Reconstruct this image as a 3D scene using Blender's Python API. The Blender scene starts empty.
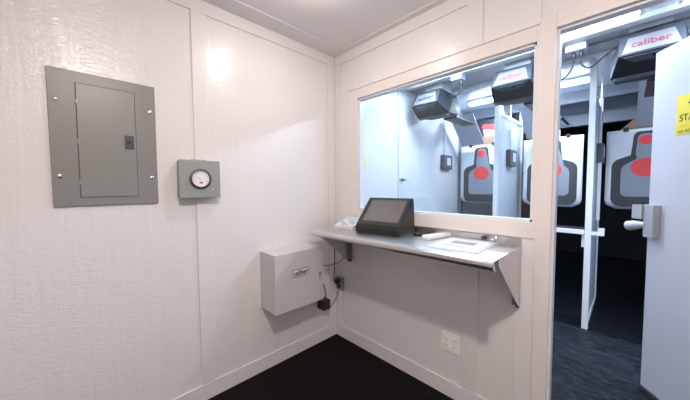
import bpy, bmesh, math, random
from mathutils import Vector, Matrix
random.seed(4)
C = bpy.context.scene.collection
S = bpy.context.scene

# ------------------------------------------------------------------ camera
cam_d = bpy.data.cameras.new('camera'); cam = bpy.data.objects.new('camera', cam_d); C.objects.link(cam)
cam_d.sensor_width = 36; cam_d.lens = 36*275.8/690; cam_d.clip_start = .02
yaw, pit, rol = .79920, -.049315, -.00599
Fv = Vector((-math.sin(yaw)*math.cos(pit), math.cos(yaw)*math.cos(pit), math.sin(pit)))
R0 = Vector((math.cos(yaw), math.sin(yaw), 0)); U0 = R0.cross(Fv)
Rv = R0*math.cos(rol)+U0*math.sin(rol); Uv = -R0*math.sin(rol)+U0*math.cos(rol)
M = Matrix((Rv, Uv, -Fv)).transposed().to_4x4(); M.translation = Vector((1.7767, -1.6146, 1.3061))
cam.matrix_world = M
S.camera = cam
# ------------------------------------------------------------------ world and exposure
W = bpy.data.worlds.new('world'); S.world = W; W.use_nodes = True
W.node_tree.nodes['Background'].inputs[0].default_value = (.55, .65, .8, 1)
W.node_tree.nodes['Background'].inputs[1].default_value = .02
S.view_settings.view_transform = 'Standard'; S.view_settings.look = 'None'
S.view_settings.gamma = 1; S.view_settings.use_curve_mapping = False
S.view_settings.exposure = 0.0
ROOM_LAMPS = [(.65, -.71, 4.5), (1.80, -1.50, 27.5), (2.75, -2.6, 5.0)]      # x, y, watts of the ceiling discs; last one unseen, added for bounce
ROOM_COL = (1.0, .90, .85)
TUBE_COL = (.70, .82, 1.0)
TUBE_W = 42.0
CEIL = 2.40

def area(name, loc, w, sx, sy, col, shape='RECTANGLE'):
    d = bpy.data.lights.new(name, 'AREA'); d.energy = w; d.color = col; d.shape = shape; d.size = sx
    if shape in ('RECTANGLE', 'ELLIPSE'): d.size_y = sy
    o = bpy.data.objects.new(name, d); C.objects.link(o); o.location = loc
    return o
for k, (x, y, w) in enumerate(ROOM_LAMPS):
    area('ceiling_lamp_light', (x, y, CEIL-.032), w*.70, .15, .15, ROOM_COL, 'DISK')
    d = bpy.data.lights.new('ceiling_lamp_glow', 'POINT'); d.energy = w*.90; d.color = ROOM_COL; d.shadow_soft_size = .04
    o = bpy.data.objects.new('ceiling_lamp_glow', d); C.objects.link(o); o.location = (x, y, CEIL-.085)

# ------------------------------------------------------------------ materials
def mat(name, col, rough=.5, metal=0., spec=.5, emit=None, es=0., coat=0.):
    m = bpy.data.materials.new(name); m.use_nodes = True
    b = m.node_tree.nodes['Principled BSDF']
    b.inputs['Base Color'].default_value = (*col, 1); b.inputs['Roughness'].default_value = rough
    b.inputs['Metallic'].default_value = metal; b.inputs['Specular IOR Level'].default_value = spec
    b.inputs['Coat Weight'].default_value = coat
    if emit: b.inputs['Emission Color'].default_value = (*emit, 1); b.inputs['Emission Strength'].default_value = es
    return m
def nd(m, t, **k):
    n = m.node_tree.nodes.new(t)
    for a, v in k.items(): setattr(n, a, v)
    return n
def lk(m, a, b): m.node_tree.links.new(a, b)
def bsdf(m): return m.node_tree.nodes['Principled BSDF']
def coords(m, scale):
    g = nd(m, 'ShaderNodeNewGeometry'); mp = nd(m, 'ShaderNodeMapping'); mp.inputs['Scale'].default_value = scale
    lk(m, g.outputs['Position'], mp.inputs['Vector']); return mp.outputs['Vector']
def noise(m, vec, scale, det=3, rough=.5, dist=0.):
    n = nd(m, 'ShaderNodeTexNoise'); n.inputs['Scale'].default_value = scale; n.inputs['Detail'].default_value = det
    n.inputs['Roughness'].default_value = rough; n.inputs['Distortion'].default_value = dist
    lk(m, vec, n.inputs['Vector']); return n.outputs['Fac']
def mathn(m, op, a, b):
    n = nd(m, 'ShaderNodeMath', operation=op)
    for i, v in enumerate((a, b)):
        if isinstance(v, (int, float)): n.inputs[i].default_value = v
        else: lk(m, v, n.inputs[i])
    return n.outputs[0]
def ramp(m, fac, p0, c0, p1, c1):
    r = nd(m, 'ShaderNodeValToRGB'); e = r.color_ramp.elements
    e[0].position = p0; e[0].color = (*c0, 1); e[1].position = p1; e[1].color = (*c1, 1)
    lk(m, fac, r.inputs['Fac']); return r.outputs['Color']
def bump(m, h, strength, dist):
    b = nd(m, 'ShaderNodeBump'); b.inputs['Strength'].default_value = strength; b.inputs['Distance'].default_value = dist
    lk(m, h, b.inputs['Height']); lk(m, b.outputs['Normal'], bsdf(m).inputs['Normal'])

def paint(name, col, rough, amt, vert=True):
    m = mat(name, col, rough, spec=.5)
    # embossed wood-grain siding under thick paint: short cross ripples broken into upright bands, and long ridges
    band = noise(m, coords(m, (9, 9, .8)), 1.2, 2, .5, .5)
    msk = nd(m, 'ShaderNodeMapRange'); msk.inputs['From Min'].default_value = .35; msk.inputs['From Max'].default_value = .65
    lk(m, band, msk.inputs['Value'])
    cross = noise(m, coords(m, (15, 15, 62)), 1.15, 2, .5, 1.8)
    ridge = noise(m, coords(m, (34, 34, 2.2)), 1.4, 3, .55, 1.6)
    fine = noise(m, coords(m, (60, 60, 60)), 1.7, 2, .5, .3)
    h = mathn(m, 'MULTIPLY', cross, mathn(m, 'ADD', mathn(m, 'MULTIPLY', msk.outputs[0], .9), .35))
    h = mathn(m, 'ADD', h, mathn(m, 'MULTIPLY', ridge, .28))
    h = mathn(m, 'ADD', h, mathn(m, 'MULTIPLY', fine, .35))
    bump(m, h, amt, .0045)
    return m
WALL = paint('white_siding_paint', (.80, .77, .765), .21, .45)
TRIMP = paint('white_trim_paint', (.80, .77, .765), .26, .22)
CEILM = mat('ceiling_paint', (.80, .775, .775), .32); bump(CEILM, noise(CEILM, coords(CEILM, (1, 1, 1)), 55, 3), .18, .002)
CASE = mat('casing_paint', (.79, .735, .71), .33); bump(CASE, noise(CASE, coords(CASE, (40, 40, 8)), 1, 3), .15, .001)

RUG = mat('black_rubber_floor', (.010, .009, .009), .65, spec=.12)
lk(RUG, ramp(RUG, noise(RUG, coords(RUG, (1, 1, 1)), 60, 4, .7), .50, (.004, .0035, .0035), .80, (.026, .020, .018)), bsdf(RUG).inputs['Base Color'])
bump(RUG, noise(RUG, coords(RUG, (1, 1, 1)), 95, 3, .6), .5, .004)
def rubber(name, a, b, rough):
    m = mat(name, a, rough, spec=.2)
    f = noise(m, coords(m, (2.2, 5, 1)), 5, 8, .78, .8)
    lk(m, ramp(m, f, .42, a, .66, b), bsdf(m).inputs['Base Color'])
    bump(m, noise(m, coords(m, (1, 1, 1)), 70, 3, .6), .25, .003)
    return m
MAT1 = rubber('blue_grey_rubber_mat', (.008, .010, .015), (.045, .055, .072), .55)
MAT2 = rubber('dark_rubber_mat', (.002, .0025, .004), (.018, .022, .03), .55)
BLK = mat('unlit_depth_black', (.004, .005, .007), .8)  # near-black colour standing in for the darkness of the unlit range
RWALL = mat('white_range_panel', (.68, .715, .76), .3); bump(RWALL, noise(RWALL, coords(RWALL, (3, 3, 1)), 2, 2), .1, .004)
RCEIL = mat('white_range_ceiling', (.55, .60, .66), .3)
bump(RCEIL, noise(RCEIL, coords(RCEIL, (2, 9, 1)), 2, 3, .6, .8), .35, .02)
BAFF = mat('grey_baffle', (.19, .21, .26), .55); BAFF2 = mat('light_grey_baffle', (.24, .27, .32), .55)
GLASS = bpy.data.materials.new('window_glass'); GLASS.use_nodes = True
nt = GLASS.node_tree; nt.nodes.clear()
o_ = nt.nodes.new('ShaderNodeOutputMaterial'); mx = nt.nodes.new('ShaderNodeMixShader'); tr = nt.nodes.new('ShaderNodeBsdfTransparent')
gl = nt.nodes.new('ShaderNodeBsdfGlossy'); fr = nt.nodes.new('ShaderNodeMath'); fr.operation = 'MULTIPLY_ADD'
tr.inputs[0].default_value = (.94, .97, .98, 1); gl.inputs['Roughness'].default_value = .01
lw = nt.nodes.new('ShaderNodeLayerWeight'); lw.inputs['Blend'].default_value = .5
pw = nt.nodes.new('ShaderNodeMath'); pw.operation = 'POWER'; pw.inputs[1].default_value = 5; nt.links.new(lw.outputs['Facing'], pw.inputs[0])
nt.links.new(pw.outputs[0], fr.inputs[0]); fr.inputs[1].default_value = .93; fr.inputs[2].default_value = .045
nt.links.new(fr.outputs[0], mx.inputs[0]); nt.links.new(tr.outputs[0], mx.inputs[1]); nt.links.new(gl.outputs[0], mx.inputs[2]); nt.links.new(mx.outputs[0], o_.inputs[0])

GREYP = mat('grey_enamel', (.235, .235, .222), .38); GREYD = mat('grey_enamel_door', (.245, .245, .232), .36)
GBOX = mat('grey_green_enamel', (.29, .31, .29), .4)
CABM = mat('light_grey_enamel', (.60, .585, .575), .35); CABS = mat('dark_gasket', (.05, .05, .05), .7)
CHROME = mat('bright_metal', (.75, .75, .76), .2, 1); DARKM = mat('dark_metal', (.08, .08, .085), .35, .6)
STEEL = mat('brushed_stainless', (.66, .655, .66), .30, 1)
bump(STEEL, noise(STEEL, coords(STEEL, (4, 160, 160)), 1, 2), .12, .0006)
BLACK = mat('black_plastic', (.014, .014, .015), .35); BLACK2 = mat('charcoal_plastic', (.03, .03, .033), .3)
SCREEN = mat('dark_glass_screen', (.030, .030, .034), .10, coat=.4)
lk(SCREEN, ramp(SCREEN, noise(SCREEN, coords(SCREEN, (1, 1, 1)), 5, 1), .3, (.12, .12, .125), .7, (.17, .165, .165)), bsdf(SCREEN).inputs['Base Color'])
WPL = mat('white_plastic', (.80, .79, .77), .35); OPL = mat('outlet_plastic', (.90, .87, .85), .3); LGR = mat('light_grey_plastic', (.62, .63, .64), .4)
KEYB = mat('pale_blue_keys', (.46, .50, .55), .4)
PAPER = mat('paper', (.80, .80, .83), .6); PRINT = mat('grey_print', (.32, .31, .33), .6); CLIP = mat('clear_acrylic', (.70, .74, .80), .15)
INK = mat('black_ink', (.01, .01, .012), .5); REDI = mat('red_ink', (.85, .05, .06), .5); REDT = mat('dark_red_ink', (.20, .006, .02), .6)
TRED = mat('target_red', (.92, .08, .08), .6)
TWHITE = mat('target_paper', (.82, .86, .92), .6); TDARK = mat('target_charcoal', (.060, .063, .073), .6); TGREY = mat('target_grey', (.30, .34, .40), .6)
CARD = mat('brown_cardboard', (.36, .22, .14), .8)
WSTL = mat('white_coated_steel', (.74, .78, .83), .3)
PANELM = mat('divider_panel', (.62, .68, .76), .4); bump(PANELM, noise(PANELM, coords(PANELM, (1, 9, 1.)), 2, 3, .5, .4), .5, .02)
RBLUE = mat('blue_grey_enamel', (.032, .038, .055), .55, spec=.25); RBLK = mat('black_enamel', (.02, .022, .028), .4)
RSIDE = mat('slate_enamel', (.10, .12, .15), .5, spec=.3); LABEL = mat('silver_label', (.14, .143, .16), .5)
PLATE = mat('grey_plate', (.48, .51, .58), .45)
CBOX = mat('slate_control_box', (.07, .08, .10), .5); CSCR = mat('pale_screen', (.62, .68, .74), .3)
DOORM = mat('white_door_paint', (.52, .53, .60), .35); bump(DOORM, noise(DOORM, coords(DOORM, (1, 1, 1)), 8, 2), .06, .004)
YEL = mat('yellow_sign', (.74, .61, .05), .5); ORI = mat('orange_ink', (.80, .33, .06), .5)
LATCH = mat('cast_metal', (.42, .43, .47), .4, .3); LATCHL = mat('light_metal_knob', (.62, .64, .68), .3, .5)
DIFF = mat('lamp_diffuser', (.9, .9, .9), .4, emit=ROOM_COL, es=8)
TUBE = mat('fluorescent_tube', (.9, .9, .9), .4, emit=(.72, .86, 1), es=20)
CORD = mat('black_cord', (.012, .012, .012), .5)
SIGNP = mat('pale_yellow_notice', (.85, .72, .25), .5)

# ------------------------------------------------------------------ builders
def box(bm, x0, x1, y0, y1, z0, z1, bev=0.):
    b = bm if not bev else bmesh.new()
    v = [b.verts.new((x, y, z)) for x in (x0, x1) for y in (y0, y1) for z in (z0, z1)]
    for f in ((0, 1, 3, 2), (4, 6, 7, 5), (0, 4, 5, 1), (2, 3, 7, 6), (0, 2, 6, 4), (1, 5, 7, 3)): b.faces.new([v[i] for i in f])
    if bev:
        bmesh.ops.recalc_face_normals(b, faces=b.faces)
        bmesh.ops.bevel(b, geom=list(b.edges), offset=bev, segments=2, affect='EDGES', profile=.6)
        me = bpy.data.meshes.new('tmp'); b.to_mesh(me); b.free(); bm.from_mesh(me); bpy.data.meshes.remove(me)
def prism(bm, pts, off):
    off = Vector(off); a = [bm.verts.new(Vector(p)) for p in pts]; b = [bm.verts.new(Vector(p)+off) for p in pts]
    bm.faces.new(a); bm.faces.new(b[::-1]); n = len(pts)
    for i in range(n): bm.faces.new([a[i], b[i], b[(i+1) % n], a[(i+1) % n]])
def frame_of(d):
    d = Vector(d).normalized(); u = d.cross(Vector((0, 0, 1)))
    if u.length < 1e-3: u = Vector((1, 0, 0))
    u.normalize(); return u, d.cross(u).normalized()
def tube(bm, pts, r, n=10):
    pts = [Vector(p) for p in pts]; rings = []
    rr = r if isinstance(r, (list, tuple)) else [r]*len(pts)
    u = None
    for i, p in enumerate(pts):
        d = (pts[min(i+1, len(pts)-1)]-pts[max(i-1, 0)]).normalized()
        if u is None: u, v = frame_of(d)
        else: u = (u-d*u.dot(d)).normalized(); v = d.cross(u).normalized()
        rings.append([bm.verts.new(p+(u*math.cos(2*math.pi*k/n)+v*math.sin(2*math.pi*k/n))*rr[i]) for k in range(n)])
    for a, b in zip(rings, rings[1:]):
        for k in range(n): bm.faces.new([a[k], a[(k+1) % n], b[(k+1) % n], b[k]])
    bm.faces.new(rings[0][::-1]); bm.faces.new(rings[-1])
def smooth_path(pts, n=8):
    P = [Vector(p) for p in pts]; out = []
    for i in range(len(P)-1):
        a, b, c, d = P[max(i-1, 0)], P[i], P[i+1], P[min(i+2, len(P)-1)]
        for k in range(n):
            t = k/n; out.append(.5*((2*b)+(c-a)*t+(2*a-5*b+4*c-d)*t*t+(-a+3*b-3*c+d)*t**3))
    out.append(P[-1]); return out
def obj(name, bm, m, parent=None, shade=False, bevel=0):
    bmesh.ops.recalc_face_normals(bm, faces=bm.faces)
    me = bpy.data.meshes.new(name); bm.to_mesh(me); bm.free(); me.materials.append(m)
    if shade:
        for p in me.polygons: p.use_smooth = True
        try: me.set_sharp_from_angle(angle=math.radians(40))
        except Exception: pass
    o = bpy.data.objects.new(name, me); C.objects.link(o)
    if parent: o.parent = parent
    if bevel:
        b = o.modifiers.new('bevel', 'BEVEL'); b.width = bevel; b.segments = 2; b.limit_method = 'ANGLE'
    return o
def obox(name, dims, m, parent=None, bev=0.): bm = bmesh.new(); box(bm, *dims, bev=bev); return obj(name, bm, m, parent)
def otube(name, pts, r, m, parent=None, n=12): bm = bmesh.new(); tube(bm, pts, r, n); return obj(name, bm, m, parent, True)
def tag(o, label, cat, group=None):
    o['label'] = label; o['category'] = cat
    if group: o['group'] = group
    return o
def thing(name, label, cat, loc=(0, 0, 0), rz=0, group=None):
    o = bpy.data.objects.new(name, None); C.objects.link(o); o.location = loc; o.rotation_euler = (0, 0, rz)
    o.empty_display_size = .05
    return tag(o, label, cat, group)
def struct(o): o['kind'] = 'structure'; return o
def sbox(name, dims, m, bev=0.): return struct(obox(name, dims, m, None, bev))
def lettering(name, text, size, m, parent, loc, rot, depth=.0006, sx=1., align='CENTER', bold=0.):
    cu = bpy.data.curves.new(name, 'FONT'); cu.body = text; cu.size = size; cu.extrude = depth; cu.align_x = align; cu.align_y = 'CENTER'; cu.offset = bold
    t = bpy.data.objects.new('tmp', cu); C.objects.link(t)
    bpy.context.view_layer.update()
    me = bpy.data.meshes.new_from_object(t.evaluated_get(bpy.context.evaluated_depsgraph_get()))
    bpy.data.objects.remove(t); me.name = name; me.materials.clear(); me.materials.append(m)
    o = bpy.data.objects.new(name, me); C.objects.link(o); o.parent = parent
    o.location = loc; o.rotation_euler = rot; o.scale = (sx, 1, 1)
    return o
H2 = math.pi/2

# ================================================================== THE SETTING
XR, YR = 3.3, -3.2
sbox('floor', (0, XR, YR, .0, -.1, 0), RUG)
sbox('ceiling', (-.1, XR+.1, YR-.1, .0, CEIL, CEIL+.1), CEILM)
sbox('wall_left', (-.1, 0, YR-.1, .0, 0, CEIL), WALL)
sbox('wall_right', (XR, XR+.1, YR-.1, .0, 0, CEIL), WALL)
sbox('wall_rear', (0, XR, YR-.1, YR, 0, CEIL), WALL)
TH = .05
WX0, WX1, WZ0, WZ1 = .276, 1.450, 1.124, 1.992     # window opening
DX0, DX1, DZ = 1.526, 2.440, 2.024                 # door opening
bm = bmesh.new()
box(bm, -.1, WX0, 0, TH, 0, CEIL+.1); box(bm, WX0, WX1, 0, TH, 0, WZ0); box(bm, WX0, WX1, 0, TH, WZ1, CEIL+.1)
box(bm, WX1, DX0, 0, TH, 0, CEIL+.1); box(bm, DX0, DX1, 0, TH, DZ, CEIL+.1); box(bm, DX1, XR+.1, 0, TH, 0, CEIL+.1)
struct(obj('wall_front', bm, WALL))
# boards on the left wall
n = [0]
def trim(dims, m=TRIMP, bev=.002): n[0] += 1; return sbox('trim_%d' % n[0], dims, m, bev)
T = .009
trim((0, T, YR, -T, 2.318, CEIL-.006)); trim((0, T, -.085, -T, .1, 2.318)); trim((0, T, -1.112, -1.032, .1, 2.318)); trim((0, T, -2.15, -2.07, .1, 2.318))
trim((T, .068, -T, 0, .1, 2.318)); trim((T, XR, -T, 0, 2.318, CEIL-.006))
trim((1.115, 1.200, -T, 0, .1, 1.0)); trim((1.115, 1.200, -T, 0, 2.066, 2.318)); trim((1.383, 1.463, -T, 0, .1, 1.05)); trim((1.383, 1.463, -T, 0, 2.066, 2.318))
trim((0, .143, YR, 0, CEIL-.006, CEIL), CEILM, .002); trim((.143, XR, -.055, 0, CEIL-.006, CEIL), CEILM, .002)
sbox('baseboard_left', (0, .010, YR, -.010, 0, .1), TRIMP, .002)
sbox('baseboard_front', (.0, 1.463, -.010, 0, 0, .1), TRIMP, .002)
# window: casing boards, stops and pane
win = struct(bpy.data.objects.new('window_1', None)); C.objects.link(win); win.location = (.86, 0, WZ0)
bm = bmesh.new(); ox, oz = .86, WZ0
def wb(x0, x1, y0, y1, z0, z1, b=.002): box(bm, x0-ox, x1-ox, y0, y1, z0-oz, z1-oz, b)
wb(.200, WX0, -.014, 0, 1.050, 2.066); wb(WX0, WX1, -.014, 0, WZ1, 2.066); wb(WX0, WX1, -.014, 0, 1.042, WZ0); wb(WX1, 1.463, -.014, 0, 1.042, 2.066)
wb(.186, 1.463, -.02, -.0, 2.066, 2.078)
obj('window_frame', bm, CASE, win)
bm = bmesh.new()
wb(WX0, WX0+.014, .0, TH, WZ0, WZ1, .001); wb(WX1-.012, WX1, .0, TH, WZ0, WZ1, .001); wb(WX0, WX1, .0, TH, WZ0, WZ0+.012, .001); wb(WX0, WX1, .0, TH, WZ1-.012, WZ1, .001)
obj('window_stop', bm, WSTL, win)
bm = bmesh.new(); wb(WX0+.014, WX1-.012, .030, .0304, WZ0+.012, WZ1-.012, 0); obj('pane', bm, GLASS, win)
# door: casing and open leaf hinged on the range side
door = struct(bpy.data.objects.new('door_1', None)); C.objects.link(door)
# hinge side
HG = Vector((2.449, .058, 0)); ang = math.atan2(.827, -.562)
door.location = (1.867, .914, 0); door.rotation_euler = (0, 0, math.atan2(-.827, .562))   # local +x runs from free edge to hinge
DL = 1.03
bm = bmesh.new(); box(bm, 0, DL, .0, .045, .004, 2.093, .003); obj('door_leaf', bm, DOORM, door)
bm = bmesh.new(); box(bm, .01, DL-.01, -.014, -.0005, .006, .04, .002); obj('door_sweep', bm, DARKM, door)
bm = bmesh.new()
for z in (.3, 1.05, 1.8): box(bm, DL-.012, DL+.02, -.012, .012, z-.05, z+.05, .002)
obj('hinge', bm, CHROME, door)
struct(obox('trim_40', (1.463, DX0, -.018, 0, 0, 2.094), CASE, None, .003))
struct(obox('trim_41', (DX0, DX1+.07, -.018, 0, DZ, 2.094), CASE, None, .003))
struct(obox('trim_42', (DX1, DX1+.07, -.018, 0, 0, DZ), CASE, None, .003))
struct(obox('trim_43', (DX0, DX0+.012, 0, TH, 0, DZ), WSTL, None, .001))
struct(obox('trim_44', (DX0+.012, DX1, 0, TH, DZ-.012, DZ), WSTL, None, .001))
# the range beyond
RX, RY = 3.3, 6.4
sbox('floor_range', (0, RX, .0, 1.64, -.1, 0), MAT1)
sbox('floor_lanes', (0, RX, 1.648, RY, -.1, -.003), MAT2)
sbox('ceiling_range', (0, RX, TH, 2.62, CEIL, CEIL+.1), RCEIL)
sbox('ceiling_lanes', (0, RX, 2.62, 4.2, CEIL, CEIL+.1), BAFF)
sbox('ceiling_downrange', (0, RX, 4.2, RY, CEIL, CEIL+.1), BAFF2)
sbox('wall_range_left', (-.1, 0, TH, RY+.1, -.1, CEIL+.1), RWALL)
sbox('wall_range_right', (RX, RX+.1, TH, RY+.1, -.1, CEIL+.1), RWALL)
sbox('wall_dark_backdrop', (0, RX, 5.3, RY, -.0, CEIL), BLK)  # black backdrop put where the range runs on unlit
trim((0, RX, 2.60, 2.66, 2.27, CEIL), BAFF, .004)
trim((0, RX, 3.10, 3.13, 2.23, CEIL), BAFF, .004)
trim((0, RX, 3.08, 3.11, 2.07, 2.23), BAFF2, .004)
trim((0, .02, .925, .955, 0, 2.33), WSTL, .003)
trim((0, .05, 2.46, 2.53, 0, 2.25), BAFF, .003)
trim((0, RX, 1.02, 1.10, CEIL-.035, CEIL), WSTL, .004)
trim((0, RX, 1.52, 1.60, CEIL-.035, CEIL), WSTL, .004)

# ================================================================== CEILING LAMPS
def disc_lamp(x, y, label):
    t = thing('ceiling_light', label, 'ceiling light', (x, y, CEIL), 0, 'disc lights on the ceiling')
    bm = bmesh.new(); tube(bm, [(0, 0, 0), (0, 0, -.010)], [.095, .09], 40); obj('trim_ring', bm, WPL, t, True)
    bm = bmesh.new(); tube(bm, [(0, 0, -.010), (0, 0, -.020), (0, 0, -.026)], [.08, .076, .055], 40); obj('diffuser', bm, DIFF, t, True)
    return t
for (x, y, w), l in zip(ROOM_LAMPS, ['round white disc light on the ceiling nearest the corner', 'round white disc light on the ceiling above the middle of the room', 'unseen round disc light added at the rear of the room for bounce light']):
    disc_lamp(x, y, l)
def batten_light(x0, x1, y, label, w):
    t = thing('tube_light', label, 'ceiling light', ((x0+x1)/2, y, CEIL), 0, 'range tube lights')
    h = (x1-x0)/2
    bm = bmesh.new(); box(bm, -h, h, -.05, .05, -.03, 0, .004); obj('housing', bm, WSTL, t)
    bm = bmesh.new(); box(bm, -h+.01, h-.01, -.047, .047, -.058, -.03, .012); obj('diffuser', bm, TUBE, t)
    for s in (-1, 1):
        bm = bmesh.new(); box(bm, s*h-.01, s*h+.01, -.05, .05, -.06, 0, .003); obj('end_cap', bm, WPL, t)
    a = area('tube_light_source', ((x0+x1)/2, y, CEIL-.064), w, x1-x0-.06, .09, TUBE_COL)
    return t
batten_light(.15, 1.80, .86, 'long glowing tube light on the range ceiling just beyond the doorway', TUBE_W*.5)
batten_light(.30, 1.48, 2.095, 'long glowing tube light behind the target machines, seen left of the door', TUBE_W*.8)
batten_light(1.95, 3.10, .86, 'tube light on the range ceiling behind the open door', TUBE_W*.6)

# ================================================================== LEFT WALL
# breaker panel: frame face, door, hinges, latch, screws. built in wall coordinates (x out of the wall)
p = thing('breaker_panel', 'large grey electrical breaker panel with a flush door on the left wall', 'breaker panel', (0, -1.495, 1.222))
def P(name, y0, y1, z0, z1, x0, x1, m, b=.001): bm = bmesh.new(); box(bm, x0, x1, y0+1.495, y1+1.495, z0-1.222, z1-1.222, b); return obj(name, bm, m, p)
P('cover_plate', -1.691, -1.299, 1.222, 1.835, 0, .012, GREYP, .003)
P('door_gap', -1.6025, -1.3845, 1.2615, 1.7855, .0118, .0124, CABS, 0)
P('door', -1.600, -1.387, 1.264, 1.783, .0122, .017, GREYD, .0015)
lt = P('latch', -1.432, -1.396, 1.500, 1.566, .0165, .0205, DARKM, .001)
P('latch_slot', -1.426, -1.408, 1.524, 1.540, .020, .0235, INK, .001)
for z in (1.335, 1.52, 1.70): P('hinge', -1.604, -1.597, z-.010, z+.010, .012, .0175, GBOX, .001)
for y in (-1.665, -1.325):
    for z in (1.36, 1.70):
        bm = bmesh.new(); tube(bm, [(.011, y+1.495, z-1.222), (.016, y+1.495, z-1.222), (.018, y+1.495, z-1.222)], [.0085, .0085, .004], 14); obj('screw', bm, CHROME, p, True)
# pressure gauge box
g = thing('gauge_box', 'small grey box with a round dial gauge on the left wall', 'pressure gauge', (0, -1.105, 1.245))
bm = bmesh.new(); box(bm, T, .055, -.103, .107, .004, .210, .004); obj('box_body', bm, GBOX, g)
bm = bmesh.new(); box(bm, .055, .073, -.107, .109, 0, .214, .004); obj('box_door', bm, GBOX, g)
bm = bmesh.new(); box(bm, .03, .055, -.04, .04, .209, .219, .002); obj('top_flange', bm, GBOX, g)
def disc(name, par, x0, x1, y, z, r0, r1, m, seg=36): bm = bmesh.new(); tube(bm, [(x0, y, z), (x1, y, z)], [r0, r1], seg); return obj(name, bm, m, par, True)
bm = bmesh.new()
pr = [(.0735, .057), (.082, .057), (.085, .052), (.085, .0465), (.0795, .0455)]
rings = [[bm.verts.new((x, r*math.cos(a), .109+r*math.sin(a))) for a in [2*math.pi*k/40 for k in range(40)]] for x, r in pr]
for a, b in zip(rings, rings[1:]):
    for k in range(40): bm.faces.new([a[k], a[(k+1) % 40], b[(k+1) % 40], b[k]])
obj('bezel', bm, DARKM, g, True)
dial = disc('dial', g, .0730, .0795, 0, .109, .047, .047, WPL)
bm = bmesh.new()
for k in range(11):
    a = math.radians(-25+k*23); r = .037
    c = Vector((.080, -r*math.cos(a), .109+r*math.sin(a))); d = Vector((0, -math.cos(a), math.sin(a))); e = Vector((0, d.z, -d.y))
    prism(bm, [c-d*.005-e*.0009, c+d*.005-e*.0009, c+d*.005+e*.0009, c-d*.005+e*.0009], (.0004, 0, 0))
obj('scale_marks', bm, INK, dial)
bm = bmesh.new(); prism(bm, [(.0803, .001, .104), (.0803, -.001, .104), (.0803, -.026, .128)], (.0006, 0, 0)); obj('needle', bm, INK, dial)
bm = bmesh.new(); box(bm, .0796, .0804, -.008, .010, .082, .092); obj('red_mark', bm, REDI, dial)
disc('door_screw', g, .073, .078, .065, .045, .007, .006, CHROME, 14)
disc('hinge_pin', g, .073, .078, -.10, .012, .005, .004, CHROME, 10)
# control cabinet
c = thing('wall_cabinet', 'light grey steel control cabinet with lettering on its door, low on the left wall', 'electrical cabinet', (0, -.516, .462))
bm = bmesh.new(); box(bm, 0, .180, -.200, .200, .002, .398, .004); obj('cabinet_body', bm, CABM, c)
bm = bmesh.new(); box(bm, .180, .184, -.196, .196, .006, .394); obj('gasket', bm, CABS, c)
bm = bmesh.new(); box(bm, .184, .202, -.202, .202, 0, .400, .004); cd = obj('door', bm, CABM, c)
bm = bmesh.new(); box(bm, .202, .2035, -.070, .066, .222, .276); sg = obj('name_plate', bm, WPL, cd)
sg['label'] = 'white plate with a dark border'
bm = bmesh.new()
for d in ((-.070, .066, .222, .226), (-.070, .066, .272, .276), (-.070, -.066, .226, .272), (.062, .066, .226, .272)): box(bm, .2035, .2038, *d)
obj('plate_border', bm, INK, sg)
lettering('lettering', 'caliber', .048, INK, sg, (.2041, -.002, .248), (H2, 0, H2), sx=.92, bold=.0009)
bm = bmesh.new(); tube(bm, [(.202, .165, .205), (.210, .165, .205)], .011, 16); obj('lock', bm, CHROME, cd, True)
bm = bmesh.new(); tube(bm, [(.202, .165, .175), (.208, .165, .175)], .007, 14); obj('lock_screw', bm, mat('brass', (.55, .42, .15), .3, 1), cd, True)
bm = bmesh.new(); box(bm, .12, .165, .2, .207, .155, .235, .002); obj('side_latch', bm, DARKM, c)
# power outlets and adapters
o1 = thing('wall_outlet', 'small grey metal outlet under the shelf in the room corner', 'outlet', (.056, 0, .470))
bm = bmesh.new(); box(bm, -.042, .044, -.018, 0, -.055, .055, .003); obj('cover_plate', bm, GBOX, o1)
for z in (-.024, .024):
    bm = bmesh.new(); tube(bm, [(0, -.018, z), (0, -.021, z)], .017, 20); obj('socket', bm, BLACK2, o1, True)
ad = thing('plug', 'black plug with a cord in the small grey corner outlet', 'plug', (.056, -.0215, .494))
bm = bmesh.new(); box(bm, -.018, .018, -.032, 0, -.019, .019, .005); obj('plug_body', bm, BLACK, ad)
pa = thing('power_adapter', 'black power adapter beside the lower right side of the control cabinet', 'power adapter', (0, -.178, .300))
bm = bmesh.new(); box(bm, 0, .085, -.040, .035, -.005, .075, .008); obj('adapter_body', bm, BLACK, pa)
bm = bmesh.new(); box(bm, .008, .04, .035, .055, .02, .05, .004); obj('plug_face', bm, BLACK2, pa)
def cord(label, pts, r=.0028, par=None):
    o = otube('cord' if par else 'looped_cable', smooth_path(pts if not par else [Vector(p_)-par.location for p_ in pts]), r, CORD, par, 8)
    return o if par else tag(o, label, 'cable')
cord('black cord looping from under the shelf to behind the cabinet', [(.16, -.03, .86), (.15, -.025, .76), (.09, -.028, .675), (.018, -.05, .635), (.016, -.13, .640), (.018, -.21, .672), (.018, -.27, .70)])
cord('black cord hanging straight down from the shelf to the corner outlet', [(.03, -.03, .90), (.014, -.03, .78), (.014, -.03, .62), (.014, -.035, .53), (.03, -.045, .475), (.056, -.045, .475)], par=ad)
cord('thin black cord curving from the corner outlet down to the power adapter', [(.060, -.048, .478), (.058, -.03, .43), (.045, -.028, .37), (.018, -.04, .305), (.016, -.09, .265), (.02, -.11, .262), (.03, -.128, .275)], par=pa)
cord('thick black cord rising from the power adapter behind the control cabinet', [(.04, -.16, .345), (.03, -.145, .39), (.018, -.145, .44), (.018, -.165, .49), (.018, -.20, .52)], .004, par=pa)
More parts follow.
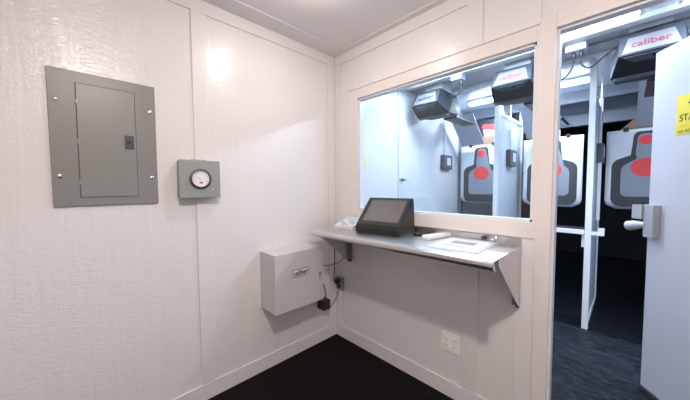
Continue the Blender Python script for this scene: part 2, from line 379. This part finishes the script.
# duplex outlets in a wide plate
q = thing('wall_outlet', 'wide white outlet plate with two double sockets low under the shelf', 'outlet', (1.043, 0, .342))
bm = bmesh.new(); box(bm, -.062, .062, -.008, 0, -.058, .058, .003); obj('cover_plate', bm, OPL, q)
for x in (-.024, .024):
    for z in (-.020, .020):
        bm = bmesh.new(); box(bm, x-.0165, x+.0165, -.0105, -.008, z-.0145, z+.0145, .004); s = obj('socket', bm, OPL, q)
        bm = bmesh.new()
        for dx in (-.006, .006): box(bm, x+dx-.0012, x+dx+.0012, -.0108, -.0104, z-.002, z+.007)
        tube(bm, [(x, -.0104, z-.008), (x, -.0108, z-.008)], .0024, 8); obj('slots', bm, INK, s)
    bm = bmesh.new(); tube(bm, [(x, -.008, 0), (x, -.0095, 0)], .003, 10); obj('screw', bm, CHROME, q, True)

# ================================================================== STEEL SHELF AND WHAT STANDS ON IT
SX0, SX1, SD, SZ = .176, 1.408, .432, 1.0
sh = thing('steel_shelf', 'long stainless steel wall shelf under the window', 'shelf', ((SX0+SX1)/2, 0, SZ))
hx = (SX1-SX0)/2
prof = [(-.014, -.002), (-.014, 0), (-SD+.022, 0)]
for k in range(1, 9):
    a = math.pi/2+k*math.pi*1.15/8; prof.append((-SD+.022+.022*math.cos(a), -.022+.022*math.sin(a)))
prof += [(prof[-1][0]+.004, prof[-1][1]+.003), (-SD+.012, -.006), (-SD+.03, -.002)]
bm = bmesh.new(); prism(bm, [(-hx, y, z) for y, z in prof], (2*hx, 0, 0)); obj('shelf_top', bm, STEEL, sh, True)
bm = bmesh.new(); box(bm, -hx, hx, -.014, -.0145+.0045, -.03, .040, .001); obj('backsplash', bm, STEEL, sh)
for s in (-1, 1):
    x = s*(hx-.001)
    bm = bmesh.new()
    prism(bm, [(x, -.014, -.002), (x, -SD+.07, -.002), (x, -SD+.07, -.03), (x, -.03, -.31), (x, -.014, -.31)], (-s*.003, 0, 0))
    b = obj('bracket', bm, STEEL, sh)
    bm = bmesh.new(); box(bm, min(x-s*.032, x), max(x-s*.032, x), -.018, -.014, -.31, -.002); 
    obj('bracket_flange', bm, GREYP, b)
    bm = bmesh.new(); box(bm, min(x-s*.016, x), max(x-s*.016, x), -.022, -.0182, -.318, -.295, .001); obj('bracket_foot', bm, BLACK, b)
bm = bmesh.new()
for x in (.55,): tube(bm, [(x, -.0145, .022), (x, -.019, .022)], [.008, .006], 14)
obj('screw', bm, CHROME, sh, True)
# terminal
RZ = .114
t = thing('touch_terminal', 'black wedge-shaped touch screen terminal on the shelf', 'touch screen', (.651, -.154, SZ), RZ)
w = .165
pf = [(-.100, 0), (-.102, .040), (-.096, .050), (.070, .222), (.080, .226), (.092, .215), (.110, .012), (.110, 0)]
bm = bmesh.new(); prism(bm, [(-w, y, z) for y, z in pf], (2*w, 0, 0)); obj('housing', bm, BLACK, t, bevel=.003)
def on_slope(name, u0, u1, v0, v1, th, m, par):     # patches lying on the sloping face
    a = Vector((0, -.096, .050)); b = Vector((0, .070, .222)); d = (b-a); L = d.length; d.normalize(); nn = Vector((0, -d.z, d.y))
    bm = bmesh.new(); pts = [a+Vector((u, 0, 0))+d*(v*L) for u, v in ((u0, v0), (u1, v0), (u1, v1), (u0, v1))]
    prism(bm, [q_+nn*.0002 for q_ in pts], nn*th); return obj(name, bm, m, par)
bz = on_slope('screen_bezel', -w+.004, w-.004, .03, .985, .004, BLACK2, t)
sc = on_slope('screen', -w+.038, w-.026, .15, .92, .0048, SCREEN, t)
bm = bmesh.new(); box(bm, -w-.001, w+.001, -.1035, .02, .036, .0385); obj('base_seam', bm, BLACK2, t)
bm = bmesh.new(); box(bm, -w-.010, -w, -.09, -.06, .022, .034, .002); obj('side_plug', bm, BLACK, t)
# small wedge desk device on the left
d = thing('desk_phone', 'light grey wedge-shaped desk device with pale blue keys, left of the terminal', 'desk device', (.335, -.150, SZ), math.radians(8))
bm = bmesh.new(); prism(bm, [(-.085, -.105, 0), (-.085, -.105, .022), (-.085, .075, .068), (-.085, .10, .060), (-.085, .10, 0)], (.17, 0, 0)); obj('housing', bm, LGR, d, bevel=.004)
def on_d(name, u0, u1, v0, v1, th, m):
    a = Vector((0, -.105, .0225)); b = Vector((0, .075, .0685)); e = (b-a); nn = Vector((0, -e.z, e.y)).normalized()
    bm = bmesh.new(); prism(bm, [a+Vector((u, 0, 0))+e*v+nn*.0002 for u, v in ((u0, v0), (u1, v0), (u1, v1), (u0, v1))], nn*th); return obj(name, bm, m, d)
on_d('display', -.065, .04, .68, .90, .0012, KEYB)
for i in range(4):
    for j in range(4): on_d('key', -.062+i*.032, -.062+i*.032+.024, .12+j*.13, .12+j*.13+.09, .003, KEYB if (i+j) % 3 else WPL)
# small remote, white handset, clipboard
r = thing('small_remote', 'small flat black remote lying on the shelf right of the terminal', 'remote', (.895, -.085, SZ), math.radians(-30))
bm = bmesh.new(); box(bm, -.022, .022, -.055, .055, 0, .014, .004); obj('remote_body', bm, BLACK, r)
bm = bmesh.new()
for k in range(3): tube(bm, [(0, -.03+k*.022, .014), (0, -.03+k*.022, .0155)], .006, 12)
obj('button', bm, BLACK2, r, True)
r = thing('white_handset', 'slim white plastic handset lying on the shelf beside the clipboard', 'handset', (1.000, -.110, SZ), math.radians(-12))
bm = bmesh.new(); prism(bm, [(-.028, -.10, 0), (.028, -.10, 0), (.026, .02, 0), (.030, .09, 0), (.02, .105, 0), (-.02, .105, 0), (-.030, .09, 0), (-.026, .02, 0)], (0, 0, .026)); obj('handset_body', bm, WPL, r, bevel=.008)
bm = bmesh.new(); box(bm, -.014, .014, .045, .085, .026, .0275, .0005); obj('handset_label', bm, LGR, r)
k = thing('clipboard', 'clear clipboard holding a white printed sheet at the right end of the shelf', 'clipboard', (1.185, -.185, SZ), math.radians(3))
bm = bmesh.new(); box(bm, -.125, .125, -.160, .160, .0, .005, .002); obj('board', bm, CLIP, k)
bm = bmesh.new(); box(bm, -.108, .108, -.140, .140, .0052, .007); sheet = obj('paper_sheet', bm, PAPER, k)
bm = bmesh.new()
box(bm, -.06, .06, -.03, .055, .007, .0073)
for i in range(6): box(bm, -.085, .05+.03*(i % 2), -.06-.011*i, -.056-.011*i, .007, .0073)
obj('printed_block', bm, PRINT, sheet)
# two hooks on the backsplash
for x, m, l in ((1.235-(SX0+SX1)/2, DARKM, 'dark metal knob on the backsplash'), (1.285-(SX0+SX1)/2, CHROME, 'bright metal knob on the backsplash')):
    bm = bmesh.new(); z = .022
    tube(bm, [(x, -.0145, z), (x, -.0185, z), (x, -.0225, z)], [.012, .012, .006], 16)
    tube(bm, [(x, -.0225, z), (x, -.0345, z+.001), (x, -.0465, z+.002), (x, -.0505, z+.002)], [.005, .006, .011, .007], 16)
    box(bm, x-.017, x+.017, -.0405, -.0365, z-.003, z+.004, .0015)
    h = obj('wall_knob', bm, m, sh, True); h['label'] = l

# ================================================================== DOOR FURNITURE
def DB(name, x0, x1, y0, y1, z0, z1, m, par, b=.003): bm = bmesh.new(); box(bm, x0, x1, y0, y1, z0, z1, b); return obj(name, bm, m, par)
la = DB('latch', .018, .085, -.040, -.0002, .985, 1.185, LATCH, door, .006)
bm = bmesh.new()
box(bm, -.055, .018, -.050, -.042, 1.092, 1.18, .002); box(bm, -.055, .018, -.012, -.004, 1.092, 1.18, .002)
box(bm, -.055, .018, -.048, -.006, 1.172, 1.18, .002); box(bm, -.055, .018, -.048, -.006, 1.092, 1.10, .002)
obj('latch_housing', bm, LATCH, la)
bm = bmesh.new(); tube(bm, [(.030, -.030, 1.062), (.0, -.033, 1.058), (-.045, -.040, 1.048), (-.078, -.047, 1.040), (-.086, -.049, 1.038)], [.018, .023, .031, .031, .022], 20)
obj('latch_handle', bm, LATCHL, la, True)
bm = bmesh.new(); tube(bm, [(.045, -.043, 1.15), (.045, -.0405, 1.15)], .006, 12); tube(bm, [(.045, -.043, 1.02), (.045, -.0405, 1.02)], .006, 12); obj('screw', bm, CHROME, la, True)
# sign (a thin sheet fixed to the door)
sg = thing('warning_sign', 'yellow warning sign on the open white door, cut by the right edge', 'sign', door.location, door.rotation_euler.z)
bm = bmesh.new(); box(bm, .152, .420, -.0025, -.0004, 1.577, 1.790, .0005); obj('sign_plate', bm, YEL, sg)
def sl(text, size, m, x, z, sx=1., bold=.0): return lettering('lettering', text, size, m, sg, (x, -.0030, z), (H2, 0, 0), .0003, sx, 'LEFT', bold)
sl('STAFF', .050, INK, .168, 1.665, .92, .0006)
sl('ONLY BEYOND', .020, ORI, .172, 1.622, .95)
sl('NO REENTRY', .024, INK, .160, 1.592, .95)
bm = bmesh.new(); prism(bm, [(.212, -.003, 1.735), (.224, -.003, 1.735), (.250, -.003, 1.778), (.232, -.003, 1.778)], (0, .0004, 0)); prism(bm, [(.255, -.003, 1.735), (.30, -.003, 1.735), (.278, -.003, 1.778)], (0, .0004, 0)); obj('arrow_mark', bm, INK, sg)

# ================================================================== RANGE: left wall
h = thing('wall_latch', 'small metal latch on the white panel joint seen behind the window', 'latch', (.021, .945, 1.373))
bm = bmesh.new(); box(bm, 0, .012, -.02, .05, -.02, .02, .003); obj('latch_plate', bm, CHROME, h)
bm = bmesh.new(); tube(bm, [(.012, .02, 0), (.035, .02, 0), (.035, .06, 0)], .007, 10); obj('latch_bolt', bm, DARKM, h, True)
h = tag(obox('wall_notice', (.0, .003, .355, .40, 1.44, 1.65), SIGNP), 'narrow pale yellow notice on the white range wall behind the window', 'notice')

# ================================================================== RANGE: dividers
def divider(x, label):
    t = thing('lane_divider', label, 'divider', (x, 1.645, 0), 0, 'lane dividers')
    y1 = 1.0     # depth
    def pt(name, *dm, m=WSTL, b=.002): bm = bmesh.new(); box(bm, *dm, bev=b); return obj(name, bm, m, t)
    pt('front_post', -.022, .022, 0, .045, -.002, CEIL)
    pt('rear_post', -.018, .018, y1-.04, y1, -.002, CEIL)
    pt('bottom_rail', -.018, .018, .045, y1-.04, .0, .04)
    pt('top_rail', -.018, .018, .045, y1-.04, 2.07, 2.11)
    pt('divider_panel', -.006, .006, .045, y1-.04, .04, 2.07, m=PANELM, b=0)
    bm = bmesh.new(); prism(bm, [(-.0, .045, 2.12), (0, .045, 2.32), (0, .10, 2.32), (0, .24, 2.11), (0, .22, 2.11)], (.008, 0, 0)); obj('gusset', bm, WSTL, t)
    return t
XA, XB = .766, 1.535
divider(XA, 'white steel lane divider seen behind the middle of the window')
divider(XB, 'white steel lane divider standing just inside the doorway')
divider(2.31, 'white steel lane divider hidden behind the open door')

def ctrl(x, y, label):
    t = thing('control_box', label, 'control box', (x, y, 1.53), 0, 'lane control boxes')
    bm = bmesh.new(); box(bm, 0, .05, 0, .25, 0, .19, .005); obj('box_body', bm, CBOX, t)
    bm = bmesh.new(); box(bm, .05, .0525, .09, .20, .055, .155, .002); obj('screen', bm, CSCR, t)
    bm = bmesh.new(); tube(bm, [(.02, .08, .19), (.02, .08, .30)], .010, 10); tube(bm, [(.02, .08, .28), (.02, .08, CEIL-1.53)], .007, 10); tube(bm, [(.02, .08, .36), (.02, .08, .42)], .013, 10)
    obj('conduit', bm, WSTL, t, True)
    return t
ctrl(0, 1.91, 'dark control box with pale screen on the white wall behind the window')
ctrl(XA+.006, 1.97, 'dark control box with pale screen on the divider behind the window')
cb = ctrl(XB+.006, 2.13, 'dark control box seen edge-on beside the doorway divider')
bm = bmesh.new(); box(bm, .012, .04, .02, .06, -.58, -.0, .003); obj('mounting_post', bm, WSTL, cb)

# shooting shelves
def bench(x0, x1, label):
    t = thing('shooting_shelf', label, 'shelf', (x0, 1.645, .86))
    L = x1-x0
    bm = bmesh.new(); box(bm, 0, L, 0, .03, 0, .04, .003); obj('front_rail', bm, WSTL, t)
    bm = bmesh.new(); box(bm, 0, L, .03, .32, .012, .032, .002); obj('shelf_board', bm, RBLK, t)
    bm = bmesh.new(); box(bm, .02, .06, .06, .26, .0325, .09, .004); obj('end_bracket', bm, WSTL, t)
    for xx in (0.0, L-.02):
        bm = bmesh.new(); prism(bm, [(xx, .03, .01), (xx, .30, .01), (xx, .03, -.12)], (.02, 0, 0)); obj('brace', bm, WSTL, t)
    return t
bench(.02, XA-.024, 'white edged shelf across the lane beneath the window view')
bench(XA+.024, XB-.024, 'white edged shelf with dark top across the lane beside the doorway')
t = thing('folded_bracket', 'short white folded shelf bracket on the right of the doorway divider', 'bracket', (XB+.022, 1.645, .86))
bm = bmesh.new(); box(bm, 0, .085, .0, .05, .0, .03, .003); obj('bracket_arm', bm, WSTL, t)
bm = bmesh.new(); box(bm, .045, .085, .0, .05, .03, .065, .003); obj('bracket_tip', bm, WSTL, t)

# ================================================================== RANGE: target machines
def arch(name, secs, m, par):
    bm = bmesh.new(); rings = [[bm.verts.new(p) for p in s] for s in secs]
    n_ = len(rings[0])
    for a, b in zip(rings, rings[1:]):
        for k in range(n_): bm.faces.new([a[k], a[(k+1) % n_], b[(k+1) % n_], b[k]])
    bm.faces.new(rings[0]); bm.faces.new(rings[-1][::-1])
    return obj(name, bm, m, par)
def retriever(x, label, textmat, px0, px1):
    t = thing('target_retriever', label, 'target machine', (x, 0, 0), 0, 'target machines above the lanes')
    # upper shell: wedge nose, widening backwards
    a, b = .14, .185
    top, nose, und, fl = 2.30, 2.150, 2.085, 2.065
    bm = bmesh.new()
    V = lambda *p: bm.verts.new(p)
    T0, T1 = V(-a, 1.07, top), V(a, 1.07, top); N0, N1 = V(-a-.005, 1.00, nose), V(a+.005, 1.00, nose)
    K0, K1 = V(-b, 1.19, fl), V(b, 1.19, fl); B0, B1 = V(-b+.02, 1.46, 2.09), V(b-.02, 1.46, 2.09); R0_, R1_ = V(-a, 1.46, 2.30), V(a, 1.46, 2.30)
    S0, S1 = V(-b, 1.26, 2.22), V(b, 1.26, 2.22)
    for f in ((T0, T1, N1, N0), (N0, N1, K1, K0), (K0, K1, B1, B0), (B0, B1, R1_, R0_), (R0_, R1_, T1, T0), (T1, S1, N1), (N1, S1, K1), (K1, S1, B1), (S1, R1_, B1), (S1, T1, R1_), (T0, N0, S0), (N0, K0, S0), (K0, B0, S0), (S0, B0, R0_), (S0, R0_, T0)): bm.faces.new(f)
    obj('machine_shell', bm, RBLUE, t, bevel=.004)
    # black under-nose panel
    def face_quad(name, pts, th, m, par=t):
        q_ = [Vector(p_) for p_ in pts]; nn = (q_[1]-q_[0]).cross(q_[2]-q_[0]).normalized()
        if nn.y > 0: nn = -nn
        bm = bmesh.new(); prism(bm, [p_+nn*.0012 for p_ in q_], nn*th); return obj(name, bm, m, par)
    up = lambda u, v: (u, 1.07-.07*v, top-(top-nose)*v)          # v 0 at top edge, 1 at nose
    lo = lambda u, v: (u, 1.0+.19*v, nose-(nose-fl)*v)
    face_quad('front_panel', [lo(-.140, .04), lo(.140, .04), lo(.172, .96), lo(-.172, .96)], .002, RBLK)
    lb = face_quad('name_label', [up(-.10, .18), up(.10, .18), up(.128, .93), up(-.128, .93)], .003, LABEL)
    face_quad('sensor_panel', [lo(-.120, .06), lo(.120, .06), lo(.075, .34), lo(-.075, .34)], .006, RSIDE)
    face_quad('sensor', [lo(.012, .12), lo(.032, .12), lo(.032, .24), lo(.012, .24)], .009, INK)
    tilt = math.atan2(.07, top-nose)
    c_ = Vector(up(0, .55))+Vector((0, -1, 0))*.0062+Vector((0, 0, .0))
    lettering('lettering', 'caliber', .066, textmat, lb, c_, (H2-tilt, 0, 0), .0006, .98, bold=.0004)
    bm = bmesh.new(); box(bm, -.17, .17, 1.18, 1.215, 2.045, 2.075, .003); obj('lower_trim', bm, RSIDE, t)
    bm = bmesh.new(); box(bm, -.10, .10, 1.20, 1.42, 2.30, CEIL, .003); obj('hanger', bm, WSTL, t)
    # rear drum and long dark arm
    bm = bmesh.new(); tube(bm, [(-.13, 1.515, 2.19), (.13, 1.515, 2.19)], .07, 24); obj('rear_drum', bm, RSIDE, t, True)
    bm = bmesh.new(); box(bm, .0, .15, 1.44, 1.96, 2.062, 2.085, .004); obj('arm', bm, RBLK, t)
    bm = bmesh.new()
    for dx in (.03, .13): box(bm, dx-.008, dx+.008, 2.56, 5.2, 2.10, 2.13)
    bb = obj('track_rail', bm, RBLK, t)
    # deflector plate sloping away downrange
    bm = bmesh.new()
    P0 = [(px0, 1.95, 2.20), (px1, 1.95, 2.20), (px1, 2.36, 1.87), (px0, 2.36, 1.87)]
    prism(bm, P0, (0, .004, .005)); obj('deflector_plate', bm, PLATE, t)
    return t
retriever(.270, 'target machine hanging nearest the white wall, leftmost of the three behind glass', INK, -.17, .13)
retriever(1.060, 'target machine at the right end of the window, middle of the three', REDT, -.17, .02)
retriever(1.845, 'target machine above the open door, with red lettering on its silver label', REDT, -.035, .22)

def target(cx, y, label, card, carrier):
    t = thing('paper_target', label, 'target', (cx, y, 0), 0, 'silhouette targets in the lanes')
    w_, z0, z1 = .285, 1.055, 1.862
    # sheet curling back at its lower edge
    bm = bmesh.new(); cols = 16; rows = 20; grid = []
    for j in range(rows+1):
        v = j/rows; row = []
        z = z0+(z1-z0)*v
        for i in range(cols+1):
            u = -1+2*i/cols
            r_ = .09; s = max(0, (r_-(z-z0))/r_)
            ww = w_-r_*(1-math.sqrt(max(0, 1-s*s)))*.95
            yy = .05*s*s
            row.append(bm.verts.new((u*ww, yy, z)))
        grid.append(row)
    for j in range(rows):
        for i in range(cols): bm.faces.new([grid[j][i], grid[j][i+1], grid[j+1][i+1], grid[j+1][i]])
    o = obj('paper_sheet', bm, TWHITE, t, True); so = o.modifiers.new('thick', 'SOLIDIFY'); so.thickness = .003; so.offset = 1
    def sil(name, s, hz, m, dy):
        # s: outline scale; head, neck, shoulders, body; rounded corners
        O = []
        def arc(cx_, cz_, r, a0, a1, k=7):
            for i in range(k+1):
                a = math.radians(a0+(a1-a0)*i/k); O.append((cx_+r*math.cos(a), cz_+r*math.sin(a)))
        bw, hw, sh_, bt, ht, r = s
        arc(bw-r, bt+r, r, -90, 0); arc(bw-.09, sh_-.10, .09, 0, 62)
        O.append((hw*.86, sh_+.02)); O.append((hw*.80, sh_+.045)); arc(hw-.03, ht-.20, .03, -30, 10, 3); arc(hw-.055, ht-.055, .045, 0, 90)
        half = O[:]; O2 = [(-x_, z_) for x_, z_ in half[::-1]]
        bm = bmesh.new()
        pts = half+O2
        vv = [bm.verts.new((x_, -dy, z_)) for x_, z_ in pts]
        f = bm.faces.new(vv)
        bmesh.ops.triangulate(bm, faces=[f])
        ob = obj(name, bm, m, t); so = ob.modifiers.new('thick', 'SOLIDIFY'); so.thickness = .001; so.offset = 0
        return ob
    sil('dark_silhouette', (.240, .098, 1.590, 1.080, 1.845, .085), 0, TDARK, .005)
    sil('grey_silhouette', (.170, .070, 1.545, 1.185, 1.820, .05), 0, TGREY, .008)
    for zc, rx, rz in ((1.748, .052, .048), (1.478, .100, .092)):
        bm = bmesh.new(); vv = [bm.verts.new((rx*math.cos(a), -.0105, zc+rz*math.sin(a))) for a in [2*math.pi*k_/28 for k_ in range(28)]]
        f = bm.faces.new(vv); e = bmesh.ops.extrude_face_region(bm, geom=[f]); bmesh.ops.translate(bm, vec=(0, .0015, 0), verts=[g_ for g_ in e['geom'] if isinstance(g_, bmesh.types.BMVert)])
        obj('red_ring', bm, TRED, t)
    e0, e1 = card
    bm = bmesh.new(); prism(bm, [(e0, .055, 1.80), (e1, .055, 1.80), (e1, .055, 1.95), (e1-.04, .055, 1.99), (e0+.12, .055, 1.99), (e0, .055, 1.875)], (0, .004, 0)); obj('cardboard_backer', bm, CARD, t)
    bm = bmesh.new()
    box(bm, -.165, -.125, -.012, .036, 1.845, 1.885, .004); obj('clip', bm, RBLK, t)
    bm = bmesh.new(); box(bm, .13, .17, -.012, .036, 1.845, 1.885, .004); obj('clip', bm, RBLK, t)
    bm = bmesh.new(); prism(bm, [(-.26, -.003, 1.835), (-.22, -.003, 1.835), (-.22, -.003, 1.838), (-.26, -.003, 1.838)], (0, .001, 0)); obj('corner_print', bm, INK, t)
    if carrier:      # dark carrier board at the head of the rails, with a red and white stripe
        bm = bmesh.new(); prism(bm, [(-.10, .10, 1.93), (.30, .10, 1.93), (.30, .10, 2.20), (-.10, .10, 2.24)], (0, .02, 0)); ca = obj('target_carrier', bm, RBLK, t)
        bm = bmesh.new(); prism(bm, [(-.04, .096, 2.11), (.04, .096, 2.10), (.29, .096, 2.03), (.29, .096, 2.10), (.10, .096, 2.155), (-.02, .096, 2.165)], (0, .003, 0)); obj('red_stripe', bm, TRED, ca)
        bm = bmesh.new(); prism(bm, [(.0, .096, 1.99), (.29, .096, 1.95), (.29, .096, 2.022), (.04, .096, 2.09), (-.02, .096, 2.09)], (0, .003, 0)); obj('white_stripe', bm, TWHITE, ca)
    return t
TY = 2.42
target(.345, TY, 'silhouette paper target seen through the left part of the window', (-.13, .16), True)
target(1.130, TY, 'silhouette paper target cut by the post between window and doorway', (-.16, .07), False)
target(1.885, TY, 'silhouette paper target beside the open door, red chest mark in full view', (-.19, .20), False)

# ================================================================== RANGE: ceiling wiring
jb = thing('junction_box', 'white junction box with two cable glands on the range ceiling beyond the doorway', 'junction box', (1.47, 1.16, CEIL))
bm = bmesh.new(); box(bm, -.065, .055, -.05, .05, -.085, -.036, .004); obj('box_body', bm, WSTL, jb)
bm = bmesh.new(); box(bm, -.05, .04, -.04, .04, -.036, 0, .002); obj('mount', bm, WSTL, jb)
for dx in (-.02, .025):
    bm = bmesh.new(); tube(bm, [(dx, 0, -.085), (dx, 0, -.115)], .012, 12); obj('cable_gland', bm, DARKM, jb, True)
tag(otube('machine_cable', smooth_path([(1.495, 1.16, 2.285), (1.50, 1.17, 2.22), (1.545, 1.18, 2.185), (1.60, 1.17, 2.22), (1.68, 1.15, 2.27), (1.72, 1.20, 2.29)]), .006, CORD, None, 8), 'black cable sagging from the junction box to the machine above the door', 'cable')
tag(otube('machine_cable', smooth_path([(1.450, 1.16, 2.285), (1.445, 1.16, 2.21), (1.40, 1.15, 2.14), (1.33, 1.15, 2.14), (1.26, 1.20, 2.22)]), .006, CORD, None, 8), 'black cable curving left from the junction box behind the doorway post', 'cable')
jb = thing('junction_box', 'white junction box on the range ceiling at the left machine, behind the window', 'junction box', (.60, 1.06, CEIL))
bm = bmesh.new(); box(bm, -.05, .05, -.05, .05, -.085, 0, .004); obj('box_body', bm, WSTL, jb)
bm = bmesh.new(); tube(bm, [(.03, 0, -.085), (.03, 0, -.115)], .012, 12); obj('cable_gland', bm, DARKM, jb, True)
tag(otube('machine_cable', smooth_path([(.63, 1.06, 2.285), (.63, 1.06, 2.22), (.60, 1.06, 2.185), (.54, 1.07, 2.19), (.46, 1.15, 2.23), (.44, 1.25, 2.22)]), .006, CORD, None, 8), 'black cable running from the left machine up to its junction box', 'cable')
tag(otube('ceiling_conduit', [(1.535, 1.16, 2.345), (1.80, 1.16, 2.345), (2.6, 1.16, 2.345)], .008, DARKM, None, 10), 'dark conduit running along the range ceiling from the junction box', 'conduit')
